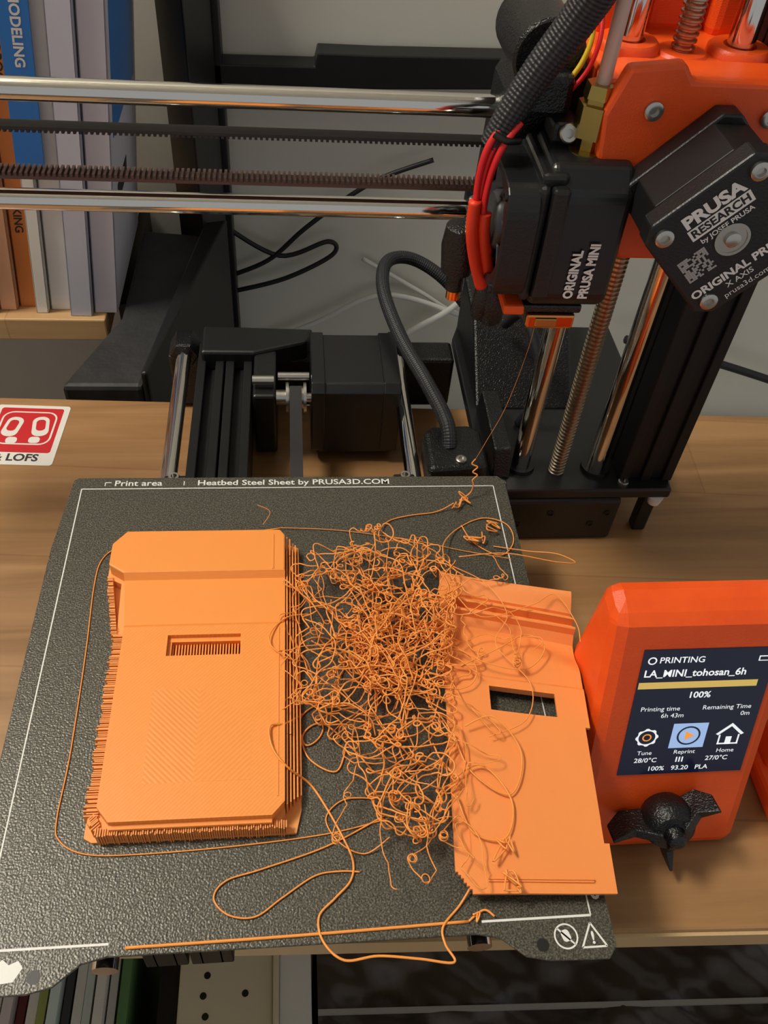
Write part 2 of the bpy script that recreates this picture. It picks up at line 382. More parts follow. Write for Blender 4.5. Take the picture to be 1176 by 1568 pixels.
# X motor (rotated 45 degrees)
def rot45(pts,c=(136,200)):
    q=math.sqrt(0.5); return [(c[0]+(x-y)*q,c[1]+(x+y)*q) for x,y in pts]
def mo(w,c): h=w/2; return [(-h+c,-h),(h-c,-h),(h,-h+c),(h,h-c),(h-c,h),(-h+c,h),(-h,h-c),(-h,-h+c)]
prism('x_motor_face',pr,rot45(mo(42.3,4.5)),150,158,'motor','y',bevel=0.8)
prism('x_motor_laminate',pr,rot45(mo(42,8)),158,176,'black_matte','y',bevel=0.4)
prism('x_motor_rear',pr,rot45(mo(42.3,4.5)),176,184,'motor','y',bevel=0.8)
for i,(a,b) in enumerate([(15.5,15.5),(-15.5,15.5),(15.5,-15.5),(-15.5,-15.5)]):
    p=rot45([(a,b)])[0]; bolt('x_motor_bolt_%d'%i,pr,(p[0],150,p[1]),(0,-1,0),2.9,1.6)
rev('x_motor_boss',pr,(136,150,200),(0,-1,0),[(0,5.5),(0.5,5.5),(0.5,4.6),(0.1,4.6),(0.1,2.4),(1.2,2.4),(1.4,2)],'steel')
q=math.sqrt(.5); TU=(q,0,q); TV=(-q,0,q)
def mt(n,s,size,a,b,m='label',al='CENTER',bold=0.0,sx=1.0):
    text(n,pr,s,size,(136+(a-b)*q,149.85,200+(a+b)*q),TU,TV,m,al,bold,sx)
mt('label_a','PRUSA',6,0.5,14.5,bold=0.045,sx=1.1)
p=rot45([(-9.5,7.6),(11,7.6),(11,11.8),(-9.5,11.8)]); prism('label_bar',pr,p,149.86,149.95,'label','y')
text('label_b',pr,'RESEARCH',4.0,(136+(0.7-9.7)*q,149.8,200+(0.7+9.7)*q),TU,TV,'motor','CENTER',0.03,1.0)
mt('label_c','by JOSEF PRUSA',2.5,1,5.8,bold=0.02)
mt('label_d','ORIGINAL PRUSA',4.3,-19,-11,al='LEFT',bold=0.035)
mt('label_e','X AXIS',3,-4,-14.6,bold=0.01); mt('label_f','prusa3d.com',3,-3,-18)
qr=[]
for i in range(13):
    for j in range(13):
        corner=(i<4 and j<4)or(i<4 and j>8)or(i>8 and j>8)
        if (corner and (i%3!=1 or j%3!=1)) or (not corner and random.random()<0.55):
            x=-17+i*0.72;y=-5.5+j*0.72
            qr.append(prism_geo(rot45([(x,y),(x+.66,y),(x+.66,y+.66),(x,y+.66)]),149.85,149.95,'y'))
v,f=merge(qr); finish('label_code',pr,v,f,'silver_label')

# toolhead carriage
prism('x_carriage',pr,[(74,150),(114,150),(114,214),(108,226),(84,226),(76,212)],212,250,'black_tex','y',bevel=2.5)
rev('cable_clamp',pr,(84,206,230),(0,1,0),[(0,11),(1,12),(34,12),(36,10)],'black_tex',28)
box('cable_clamp_block',pr,(75,198,214),(92,215,228),'black_tex',2.5)
bolt('cable_clamp_screw',pr,(90.5,192,212.5),(0,-1,0.4),3,2.5)
box('screw_lug',pr,(86,193,208),(95,206,215),'black',1.5)
box('x_rod_bushing',pr,(70,226,154),(84,244,171),'black_tex',3)
box('x_rod_bushing_top',pr,(76,226,195),(86,244,211),'black_tex',3)
# fan
def fan(cx,cy,cz,half,R,th):
    n=64;V=[];F=[]
    def sq(a,h,cr=5):
        c,s=math.cos(a),math.sin(a)
        k=(abs(c)**6+abs(s)**6)**(-1/6); return (h*k*c,h*k*s)
    for x in(cx,cx+th):
        for i in range(n):
            a=2*math.pi*i/n; o=sq(a,half); V.append((x,cy+o[0],cz+o[1]))
        for i in range(n):
            a=2*math.pi*i/n; V.append((x,cy+R*math.cos(a),cz+R*math.sin(a)))
    for i in range(n):
        j=(i+1)%n
        F+=[(i,j,n+j,n+i),(2*n+i,3*n+i,3*n+j,2*n+j),(i,2*n+i,2*n+j,j),(n+i,n+j,3*n+j,3*n+i)]
    finish('fan_frame',pr,V,F,'black',bevel=0.5)
    rev('fan_hub',pr,(cx+th-1,cy,cz),(-1,0,0),[(0,10),(th-2.5,10),(th-1.2,9),(th-1.2,0.1)],'fan_grey')
    G=[]
    for k in range(7):
        a0=2*math.pi*k/7
        vv=[];
        for s in range(6):
            r=9.5+(R-1-9.5)*s/5
            for e,x in((0,cx+1.2),(0.6,cx+th-3)):
                a=a0+e+0.25*s/5; vv.append((x,cy+r*math.cos(a),cz+r*math.sin(a)))
        G.append((vv,[(2*s,2*s+1,2*s+3,2*s+2) for s in range(5)]))
    v,f=merge(G); o=finish('fan_blades',pr,v,f,'fan_grey',True,fix=False)
    sm=o.modifiers.new('t','SOLIDIFY'); sm.thickness=0.0007
fan(70,192,182,20.5,18.5,11)
box('fan_back',pr,(80,173,161),(84,211,203),'black',2)
box('fan_rib_top',pr,(81,176,200),(90,208,206),'black',1.5)
box('fan_rib_front',pr,(84,171.5,163),(90,176,203),'black',1.2)
for i,(yy,zz) in enumerate([(175.5,199),(175.5,165)]): bolt('fan_screw_%d'%i,pr,(70,yy,zz),(-1,0,0),1.8,1,'black_sat')
prism('hotend_shroud',pr,[(173,162),(176,158),(206,155),(210,158),(210,203),(204,209),(180,208),(174,200)],84,112,'black_sat','x',bevel=3,seg=4)
text('shroud_text_a',pr,'ORIGINAL',4.6,(97.4,172.6,163),(0,0,1),(-1,0,0),'label','LEFT',0.045,0.88)
text('shroud_text_b',pr,'PRUSA MINI',4.6,(102.8,172.6,163),(0,0,1),(-1,0,0),'label','LEFT',0.045,0.88)
box('heater_block',pr,(86,177,147),(104,199,153),'copper',1)
box('heater_sock',pr,(89,176,148.5),(97,184,152),'brass',0.4)
box('heatsink_plate',pr,(84,178,153),(106,200,156.5),'black_tex',1)
rev('nozzle',pr,(94,190,147.5),(0,0,-1),[(0,3.8),(3.3,3.8),(3.4,2.6),(7.5,0.6)],'brass',24)
box('part_duct',pr,(77,178,152),(85,196,156),'vivid',1)
rev('probe_body',pr,(63,203,147),(0,0,1),[(0,3.4),(8,3.4),(8,6),(18,7),(26,6),(27,4)],'black_tex',20)
rev('probe_tip',pr,(63,203,143),(0,0,1),[(0,2.8),(4,2.8)],'copper',20)
box('probe_bracket',pr,(62,203,152),(78,214,164),'black_tex',2.5)
prof=[];h=0
while h<16: prof+=[(h,2.0),(h+.6,2.7),(h+1.2,2.0)]; h+=1.5
rev('probe_thread',pr,(65.5,199,170),(0,0,1),prof,'steel',16)
rev('sensor_lump',pr,(77,194,138),(-.06,0,1),[(0,3),(2,4.6),(9,5),(14,4.6),(18,3)],'black_tex',14)
rev('sensor_lump_b',pr,(72,194,140),(0.05,0,1),[(0,2.4),(3,3.6),(12,3.5),(15,2)],'black_tex',12)
# wires
for k,(dx,dy) in enumerate([(0,0),(2.4,1),(4.4,-1)]):
    tube('red_wire_%d'%k,pr,[(70+dx,192+dy,216),(65+dx,190+dy,209),(63+dx*.8,189+dy,199),(63.5+dx*.6,188+dy,186),(66+dx,188+dy,172)],1.15,'red')
for k,dx in enumerate((0,4.2)):
    tube('wire_sleeve_%d'%k,pr,[(62.5+dx,187,191-dx),(63+dx,187,180),(66+dx,188,168),(70+dx,189,157)],2.2,'sleeve_red')
tube('braided_cable',pr,[(67,194,207),(71,194,217),(78,194,231),(86,192,246),(91,188,262),(92,182,290),(90,176,330)],lambda t:4.3+2.4*min(1,t*1.6),'sleeve',20,braid=0.32)
tube('cable_tie',pr,[(66,190,212.5),(70,188.5,211),(75,191,210)],1.2,'black',8)
tube('yellow_wire',pr,[(89,203,222),(94,204,230),(96,206,238),(94,212,246)],0.9,'yellow',8)
tube('signal_wire_red',pr,[(90,202,220),(96,203,228),(98.5,205,237),(99,212,246)],0.8,'red',8)
rev('tube_fitting',pr,(98,191,207),(0,0,1),[(0,3.6),(6,3.6),(6,6.4),(16,6.4),(16.5,5),(18,5),(18,5.6),(22,5)],'brass',6)
rev('fitting_collar',pr,(97,190,205.5),(0,0,1),[(0,5.6),(3,5.6)],'brass',24)
cyl('ptfe_tube',pr,(98,191,226),(99,189,340),2.3,'ptfe',20)
# bed cable and connector
prism('bed_connector',pr,[(63,199),(92,202),(92,228),(86,232),(68,231),(63,226)],36,52,'black_tex',bevel=3,seg=3)
bolt('bed_connector_screw',pr,(79,206,52),(0,0,1),2.6,1.4)
tube('bed_cable',pr,[(75,216,50),(74,226,58),(67,252,61),(57,289,62),(51,330,64),(56,362,62),(72,372,58),(92,366,48),(110,355,30),(120,348,12)],3.6,'sleeve',16,braid=0.22)

# ================================================================== CONTROL PANEL
cp=empty('printer_control_panel')
prism('housing',cp,[(40,0.2),(44,12),(75,101.5),(78.5,105),(92,107),(103,0.2)],105.5,172,'vivid','x',bevel=6,seg=2)
PU=Vector((1,0,0))
dv=Vector((0,75-44,101.5-12)).normalized(); PV=dv; PN=Vector((0,-dv.z,dv.y))
PO=Vector((141,44,12))+PV*56.8
def plate(name,u0,u1,v0,v1,o,m,th=0.3):
    c=[PO+PU*u+PV*v+PN*(o+k) for k in(0,th) for u,v in((u0,v0),(u1,v0),(u1,v1),(u0,v1))]
    return finish(name,cp,[tuple(x) for x in c],[(3,2,1,0),(4,5,6,7),(0,1,5,4),(1,2,6,5),(2,3,7,6),(3,0,4,7)],m)
plate('screen',-23.5,24,-28.5,28.5,0.0,'screen',0.35)
def st(n,s,size,u,v,m='s_white',al='CENTER',bold=0.0,sx=1):
    text(n,cp,s,size,PO+PU*u+PV*v+PN*0.42,PU,PV,m,al,bold,sx)
st('t_printing','PRINTING',3.6,-17.5,24,al='LEFT',bold=.01)
st('t_file','LA_MINI_tohosan_6h',4.2,-22,18.3,al='LEFT',bold=.02,sx=0.98)
plate('bar',-23,20,11.8,14.6,0.36,'s_gold',0.05)
st('t_pct','100%',3.8,0,8.5,bold=.02)
st('t_time','Printing time',2.8,-13,2.6); st('t_rem','Remaining Time',2.8,11.5,2.6)
st('t_6h','6h 43m',2.8,-8,-0.6); st('t_0m','0m',2.8,19,-0.6)
plate('icon_reprint',-6.5,6.5,-16,-4.5,0.36,'s_blue',0.05)
def pring(name,u,v,r0,r1,m,n=28,teeth=0):
    V=[];F=[]
    for i in range(n):
        a=2*math.pi*i/n
        ro=r1*(1.0+(0.14 if teeth and (i%(n//teeth))<(n//teeth)/2 else 0))
        V.append(tuple(PO+PU*(u+ro*math.cos(a))+PV*(v+ro*math.sin(a))+PN*0.46)); V.append(tuple(PO+PU*(u+r0*math.cos(a))+PV*(v+r0*math.sin(a))+PN*0.46))
    for i in range(n):
        j=(i+1)%n;F.append((2*i,2*j,2*j+1,2*i+1))
    finish(name,cp,V,F,m,fix=False)
pring('icon_arrow_ring',0,-10.2,3.7,4.4,'screen'); 
def ptri(name,pts,m,o=0.46):
    finish(name,cp,[tuple(PO+PU*u+PV*v+PN*o) for u,v in pts],[tuple(range(len(pts)))],m,fix=False)
ptri('icon_play',[(-1.3,-12.2),(2.2,-10.2),(-1.3,-8.2)],'s_orange')
pring('icon_gear',-15.5,-10.5,3.1,3.7,'s_white',32,8); pring('icon_gear_in',-15.5,-10.5,1.2,1.7,'s_orange')
ptri('icon_house_roof',[(10.2,-10),(15.5,-5),(20.8,-10),(19.8,-10.6),(15.5,-6.5),(11.2,-10.6)],'s_white')
for a in((11.6,12.2,-15,-10.5),(18.8,19.4,-15,-10.5),(11.6,19.4,-15,-14.4),(14.4,16.6,-15,-11.4)): plate('icon_house',a[0],a[1],a[2],a[3],0.4,'s_white',0.04)
st('t_tune','Tune',2.7,-15,-18); st('t_rep','Reprint',2.7,0,-18); st('t_home','Home',2.7,15.5,-18)
st('t_temp1','28/0°C',3,-14,-21.6,bold=.01); st('t_temp2','27/0°C',3,13,-21.6,bold=.01)
st('t_last','100%   93.20   PLA',3,-1,-25.8,bold=.01)
for k in range(3): plate('icon_heat',-2.5+k*1.1,-2+k*1.1,-22.8,-20.4,0.4,'s_white',0.04)
pring('icon_dot',-20,24,1.1,1.6,'s_white'); plate('icon_battery',18,22,22.8,25,0.4,'s_white',0.04); plate('icon_battery_in',18.4,21.6,23.2,24.6,0.45,'screen',0.04)
# knob with three fins
kc=Vector((138,44,12))+PV*10.5
rev('knob_hub',cp,kc,PN,[(0,8),(3,9.6),(8,10.2),(10,9.6),(12.5,8),(13,4),(17,3.2),(18,1.6)],'black_tex',32)
G=[]
for a,L,wd in((184,23,3.2),(38,19,3.2),(277,19,2.6)):
    a=math.radians(a); d=PU*math.cos(a)+PV*math.sin(a); n=PU*-math.sin(a)+PV*math.cos(a)
    pts=[]
    for (r,h,w) in((5,2,wd),(5,15,2.0),(L*0.6,11,wd*.6),(L,14,0.6),(L,6,0.6),(L*.75,1,wd*.5)):
        pts.append((r,h,w))
    top=[tuple(kc+d*r+PN*h+n*w) for r,h,w in pts]; bot=[tuple(kc+d*r+PN*h-n*w) for r,h,w in pts]
    k=len(pts); G.append((top+bot,[tuple(range(k)),tuple(range(k,2*k))[::-1]]+[(i,(i+1)%k,k+(i+1)%k,k+i) for i in range(k)]))
v,f=merge(G); finish('knob_fins',cp,v,f,'black_tex',bevel=0.4)
ob=empty('orange_print_bracket')
box('foot',ob,(189,38,0.2),(235,84,10),'vivid_layer',3,3)
box('upright',ob,(192,66,9),(232,82,34),'vivid_layer',3,3)

# ================================================================== LEFT PRINT
lp=empty('printed_plate')
zt=67
A=[(-61,37),(-57,32),(-7,32),(-3,36.5),(-3,91.7),(-61,91.7)]
G=[prism_geo(A,57.1,zt),
   prism_geo([(-61,91.7),(-45,91.7),(-45,100.5),(-61,100.5)],57.1,zt),
   prism_geo([(-19,91.7),(-3,91.7),(-3,100.5),(-19,100.5)],57.1,zt),
   prism_geo([(-61,100.5),(-3,100.5),(-3,104.5),(-61,104.5)],57.1,zt)]
v,f=merge(G); finish('plate_lower',lp,v,f,'orange_top')
prism('infill_patch_a',lp,[(-48,44),(-32,44),(-32,78),(-48,78)],zt-0.5,zt+0.015,'infill_b')
prism('infill_patch_b',lp,[(-32,44),(-14,44),(-14,66),(-32,78)],zt-0.5,zt+0.015,'infill_a')
vv=[]
prof2=[(104.5,67.0),(106,66.0),(127,65.6),(129,68.0)]
for (y,z) in prof2:
    xl=-61-1.0*(y-104.5)/8 if y<112 else -62-2*(y-112)/17
    vv+=[(xl,y,57.1),(xl,y,z),(-3,y,z),(-3,y,57.1)]
ff=[]
for i in range(3):
    a=4*i;b=4*(i+1); ff+=[(a,b,b+1,a+1),(a+1,b+1,b+2,a+2),(a+2,b+2,b+3,a+3)]
ff+=[(0,1,2,3),(12,15,14,13)]
finish('plate_valley',lp,vv,ff,'orange_print')
prism('plate_head',lp,[(-64,128.8),(-3,128.8),(-3,147),(-5,150),(-65,150),(-70,143.5),(-70,133)],57.1,68.2,'orange_print',bevel=0.6)
boxes('rim',lp,[((-5.6,38,67),(-5.0,103,67.25)),((-57,30.5,63.5),(-7,32.2,64.8)),((-8,129.5,68.2),(-7.3,147,68.5))],'orange_print',0.15)
rw=[]
for k,(x,zz) in enumerate([(-2.6,65.8),(-1.5,64.6),(-0.4,63.4),(0.7,62.2),(1.8,60.8)]):
    y=36+k*1.2
    while y<146:
        L=random.uniform(14,40); rw.append(((x,y,57.1),(x+0.55,min(y+L,148-k*0.6),zz+random.uniform(-.4,.3)))); y+=L+0.15
boxes('stacked_walls',lp,rw,'orange_print')
boxes('slot_comb',lp,[((-44.5+i*1.05,93,59),(-44+i*1.05,98.6,63.6)) for i in range(24)],'orange_print')
boxes('slot_lip',lp,[((-45,98.6,60),(-19,100.5,65.2)),((-45,91.7,60),(-43.6,100.5,65))],'orange_print')
fin=[]
def fins(a,b,n,out):
    a=Vector(a+(0,));b=Vector(b+(0,));st_=0.72;N=int((b-a).length/st_);d=(b-a).normalized();nn=Vector(n+(0,))
    for i in range(N+1):
        p=a+d*(i*st_); L=out*(0.8+0.3*random.random()); h=57.05; t=63.0+0.9*random.random()
        q=p+nn*L
        w=d*0.2
        poly=[tuple((p-w)[:2]),tuple((p+w)[:2]),tuple((q+w)[:2]),tuple((q-w)[:2])]
        fin.append(prism_geo(poly,h,t))
fins((-61,31.8),(-2,31.8),(0,-1),2.6); fins((-61,36),(-61,104),(-1,0),4.4); fins((-64,104),(-69,131),(-1,0),2.2)
fins((-60,33),(-62,37),(-0.7,-0.7),3)
v,f=merge(fin); finish('support_fins',lp,v,f,'orange_dark')
prism('brim',lp,[(-65.5,31),(-63,29.5),(0.5,29.5),(2.2,37),(2.2,148),(-3,150.5),(-64,150.5),(-71,144),(-71.5,128),(-66,104)],57.05,58.2,'orange_dark')
UP=[[(-64.3,34),(-60,30),(-5,30),(-3,35),(-3,91.7),(-64.3,91.7)],[(-64.3,91.7),(-45,91.7),(-45,100.5),(-64.3,100.5)],[(-19,91.7),(-3,91.7),(-3,100.5),(-19,100.5)],[(-64.3,100.5),(-3,100.5),(-3,148),(-4,151),(-66,151),(-71,144),(-71,131),(-65.5,128),(-64.3,104)]]
v,f=merge([prism_geo(u_,58.3,62.3) for u_ in UP]); finish('under_plate',lp,v,f,'orange_dark')

# ================================================================== RIGHT PRINT
rp=empty('printed_plate')
BL,BR,TR,TL=Vector((48.5,6.5,0)),Vector((98.2,4,0)),Vector((107,114,0)),Vector((57.5,128,0))
def bil(s,t): return (BL*(1-s)+BR*s)*(1-t)+(TL*(1-s)+TR*s)*t
nx,ny=60,260
def sst(x): x=max(0,min(1,x)); return x*x*(3-2*x)
def hh(s,t):
    z=62.8+2.2*t+0.25*math.sin(5*s+4*t)
    e=0.66+0.06*math.sin(math.pi*s)+0.04*s
    k=sst((t-0.635)/0.012)*0.8+sst((t-e)/0.10)*3.8*(0.4+0.6*s)
    if t>0.83: k*=max(0,1-(t-0.83)/0.03)
    z-=k
    if s>0.05:
        for c in(0.862,0.90):
            if abs(t-c)<0.007: z+=2.6
            elif abs(t-c-0.02)<0.012: z-=1.0
    z+=5.0*sst((t-0.925)/0.075)*(0.35+0.65*s*s)
    return z
V=[];F=[];idx={}
for j in range(ny+1):
    for i in range(nx+1):
        s=i/nx;t=j/ny;p=bil(s,t)
        idx[i,j]=len(V); V.append((p.x,p.y,hh(s,t)))
for j in range(ny):
    for i in range(nx):
        s=(i+.5)/nx;t=(j+.5)/ny
        if 0.31<s<0.79 and 0.525<t<0.61: continue
        if t<0.06 and s<0.11*(1-t/0.06): continue
        if s>0.97 and 0.14<t<0.5: continue
        F.append((idx[i,j],idx[i+1,j],idx[i+1,j+1],idx[i,j+1]))
o=finish('shell',rp,V,F,'orange_right',fix=False)
sm=o.modifiers.new('t','SOLIDIFY'); sm.thickness=0.0012; sm.offset=-1
def rail(s0,t0,s1,t1,w,h,name='rail',zoff=0.0,mm='orange_right'):
    a=bil(s0,t0);b=bil(s1,t1);d=(b-a).normalized();n=Vector((-d.y,d.x,0))*w/2
    za=hh(s0,t0)+zoff; zb=hh(s1,t1)+zoff
    vv=[]
    for (p,z) in((a,za),(b,zb)):
        for sg in(-1,1):
            for k in(0,h): q=p+n*sg; vv.append((q.x,q.y,z+k))
    return finish(name,rp,vv,[(0,1,3,2),(4,6,7,5),(0,4,5,1),(2,3,7,6),(0,2,6,4),(1,5,7,3)],mm)
rail(0.2,0.035,0.86,0.035,1.6,0.7,'rim_bar'); rail(0.2,0.035,0.86,0.035,0.5,1.2,'rim_line')
rail(0.02,0.1,0.02,0.6,0.8,-5,'left_wall'); rail(0.03,0.875,0.97,0.875,0.8,-5,'back_wall'); rail(0.96,0.2,0.96,0.6,0.8,-5.5,'right_wall')
rail(0.31,0.61,0.79,0.61,0.6,-3,'slot_wall'); rail(0.1,0.08,0.1,0.5,0.5,0.25,'edge_line')

# ================================================================== FILAMENT TANGLE
fg=[]
poly=[(2,128),(14,140),(38,149),(54,140),(63,133),(63,120),(58,100),(55,79),(53,50),(51,30),(38,22),(28,28),(22,45),(18,58),(4,70),(0,90),(6,110)]
def inside(x,y):
    c=False;n=len(poly);j=n-1
    for i in range(n):
        xi,yi=poly[i];xj,yj=poly[j]
        if (yi>y)!=(yj>y) and x<(xj-xi)*(y-yi)/(yj-yi)+xi: c=not c
        j=i
    return c
def walk(x,y,z,n,rad,zc,step=0.55,free=False):
    a=random.random()*6.28;k=random.choice((-1,1))/rad;pts=[];b=0
    for i in range(n):
        if random.random()<0.075: k=random.choice((-1,1))*1.0/(rad*random.uniform(0.6,5.0))
        if random.random()<0.02: k=random.choice((-1,1))*1/1.2
        if random.random()<0.012: a+=random.choice((-1,1))*random.uniform(0.7,1.6)
        a+=k*step+random.gauss(0,0.07)
        b=0.9*b+random.gauss(0,0.16)-0.014*(z-zc)
        x+=math.cos(a)*step;y+=math.sin(a)*step;z+=b*step
        if not inside(x,y) and not (free and -4<x<90 and 8<y<160):
            ta=math.atan2((85 if y>60 else 40)-y,34-x); dd=(ta-a+math.pi)%(2*math.pi)-math.pi; a+=max(-0.35,min(0.35,dd*0.35))
        zmin=57.5
        if x>46.5 and y<131: zmin=66.2 if y<108 else 70
        if z<zmin: z=zmin;b=abs(b)*.3
        if z>84: z=84;b=-abs(b)*.3
        pts.append(Vector((x,y,z)))
    return pts
def samp():
    while True:
        x=random.uniform(0,66);y=random.uniform(22,150)
        if not inside(x,y): continue
        if y>70: w=math.exp(-((x-39)/15)**2-((y-108)/30)**2)
        else: w=0.36*math.exp(-((x-41)/11)**2)
        if random.random()<w: return x,y
for k in range(74):
    x,y=samp()
    fg.append(tube_geo(walk(x,y,random.uniform(58,74),random.randint(120,320),random.uniform(3.5,11),random.uniform(59,73)),random.uniform(0.23,0.31),5))
for k in range(50):
    x,y=samp(); fg.append(tube_geo(walk(x,y,random.uniform(60,74),random.randint(25,70),1.2,68,0.35),0.29,5))
for k in range(18):
    x,y=samp(); fg.append(tube_geo(walk(x,y,68,random.randint(120,240),random.uniform(8,18),68,0.6,True),0.2,5))
v,f=merge(fg)
tangle=finish('filament_tangle',None,v,f,'filament',True,fix=False)
ls=empty('loose_filament_strands')
def strand(n,pts,r=0.38,z=57.7,jit=0.0,sub=8):
    P=[(p[0],p[1],p[2] if len(p)>2 else z) for p in pts]
    C=cat(P,sub); r=r*0.82
    v,f=tube_geo(C,r,6); finish(n,ls,v,f,'filament',True,fix=False)
strand('skirt',[(-5,160),(-20,158),(-60,154.5),(-70,151),(-76,144),(-77,130),(-75.5,100),(-74.5,60),(-75,38),(-73,31),(-65,26.5),(-50,25.5),(-20,26.5),(10,29),(30,33)],0.3,57.4)
strand('loop_front',[(29,34),(10,25),(-10,19),(-21,16),(-24.5,11),(-20,6),(-12,5),(-4,10),(6,16),(14,17),(20,16.5)],0.36,57.6)
strand('loop_long',[(6,112,62),(-2,108,66),(-8,100,68.5),(-8,94,68.5),(-2,90,66),(4,92,60)],0.36)
strand('loop_left',[(3,72),(-3,64,66),(-8,62,68.3),(-7,54,68),(-2,48,66),(5,46),(10,38),(15,28),(18,20),(17,14),(12,9),(7,4),(8,-3),(14,-8.5,57.8),(24,-8,58),(36,-9.5,58),(46,-11,58),(44,-6,58),(44,-1,58),(50,5),(55,11,61)],0.48)
strand('loop_a',[(6,82),(10,66),(4,60),(2,70),(10,76),(22,74)],0.36)
strand('loop_b',[(18,60),(14,50),(5,55),(3,64),(10,68),(20,58),(26,50)],0.4)
strand('loop_c',[(30,26,60),(22,22),(14,26),(10,34),(16,40),(26,40)],0.3)
strand('arc_back',[(36,144,64),(36,155,60),(41,163),(50,166),(62,168),(70,171,60)],0.32)
strand('arc_right',[(60,132,68),(62,146,62),(70,158),(82,164),(92,160),(93,150),(86,143),(76,150),(72,160)],0.32)
strand('arc_tail',[(84,148),(98,143,60),(108,138,64),(113,130,68),(104,129,70),(84,133,71),(66,134,68)],0.28)
strand('line_back',[(-5,160),(20,158),(50,152),(70,146),(90,140,59)],0.2)
strand('loop_plate',[(58,60,67),(68,62,69),(76,50,66),(70,36,65),(58,44,66),(54,58,66)],0.36)
strand('loop_plate_b',[(60,84,67),(74,90,68),(86,96,68),(92,90,68),(84,82,67),(70,84,68),(58,92,68)],0.28)
strand('loop_plate_c',[(52,42,66),(62,46,66),(70,34,65),(66,22,65),(56,24,65),(52,36,66)],0.38)
strand('loop_right_edge',[(60,118,70),(70,104,69),(90,108,70),(100,112,71),(106,100,69),(106,92,68)],0.26)
strand('drape_plate',[(62,126,72),(74,118,71),(80,104,70),(74,92,68),(84,76,67),(80,62,66.5),(66,56,66.5)],0.24)
strand('wisp',[(-12,152,68.5),(-9,156,72),(-14,158,74)],0.16)
random.seed(11)
def curl(n,c,r,N,z,h=3):
    pts=[]
    for i in range(N):
        pts.append((c[0]+random.uniform(-r,r),c[1]+random.uniform(-r,r),z+random.uniform(0,h)))
    strand(n,pts,0.36,sub=6)
curl('curl_a',(76,174),3,8,58);curl('curl_b',(71,171),3,7,58);curl('curl_c',(85,158),3.5,10,58);curl('curl_d',(76,152),5,12,58);curl('curl_e',(66,8),3.5,12,65);curl('curl_f',(64,18),4,10,65,2);curl('curl_g',(54,1),1.6,6,57.8,1)
strand('kinked_drop',[(79.5,184,74),(78,183,72),(80.5,182,71),(78.5,181,69),(80.5,180,68),(78.5,179,66),(79,178,64),(78,177,60),(73,174,58.5)],0.38)
strand('thin_hair',[(94,190,140),(93,189.5,125),(89,188,100),(83,186,82),(79.5,184,74)],0.11)
strand('priming_strip',[(-49,-1.4,57.4),(0,-0.9,57.4),(52,0.2,57.3)],0.6,57.5)
strand('priming_tail',[(52,0.2,57.4),(57,3,58),(60,1,58)],0.45)

# ================================================================== BACKGROUND
rk=empty('steel_rack')
box('post',rk,(-68,552,-750),(-46,572,420),'rack',1)
prism('crossbar',rk,[(-60,80),(400,96),(400,114),(60,107),(20,107),(18,98),(-60,97)],552,572,'rack','y',bevel=1)
cs=empty('black_equipment_case')
prism('body',cs,[(-135,326),(-88,326),(-62,500),(-107,505),(-109,396)],-260,-2,'casegrey',bevel=3)
prism('side_panel',cs,[(-88,326),(-84,326),(-46,505),(-62,500)],-260,8,'rack',bevel=1.5)
prism('upright_panel',cs,[(-82,520),(-62,490),(-50,548),(-82,548)],-260,200,'rack',bevel=2)
box('foot',cs,(-105,330,-750),(-66,500,-260),'rack',2)
cb=empty('wall_cables')
def cab(n,pts,r,m): tube(n,cb,pts,r,m,8)
M['cable_b']=mat('cable_black',(20,20,22),0.5); M['cable_w']=mat('cable_white',(215,215,210),0.5)
cab('c1',[(-60,565,-80),(-20,562,-60),(10,560,-30),(40,560,-5),(70,560,15),(110,562,30)],2.0,'cable_b')
cab('c2',[(-55,565,-30),(-10,562,-55),(30,560,-40),(34,560,-52),(-5,560,-75),(-50,562,-90)],2.0,'cable_b')
cab('c3',[(60,560,-180),(100,556,-130),(140,556,-100),(170,556,-60)],3,'cable_w')
cab('c4',[(-40,562,-150),(20,560,-120),(80,560,-90),(150,560,-110)],2.5,'cable_w')
cab('c5',[(300,540,-120),(400,545,-150),(520,545,-190)],4,'cable_b')
cab('c6',[(60,568,-60),(110,568,-90),(160,568,-120),(240,568,-140)],2,'cable_w')
sb=empty('grey_storage_box')
tg=mat('storage_box_grey',(165,165,158),0.7)
box('body',sb,(-40,474,-750),(696,546,-262),tg,5); box('lid',sb,(-44,470,-262),(700,550,-240),tg,4)
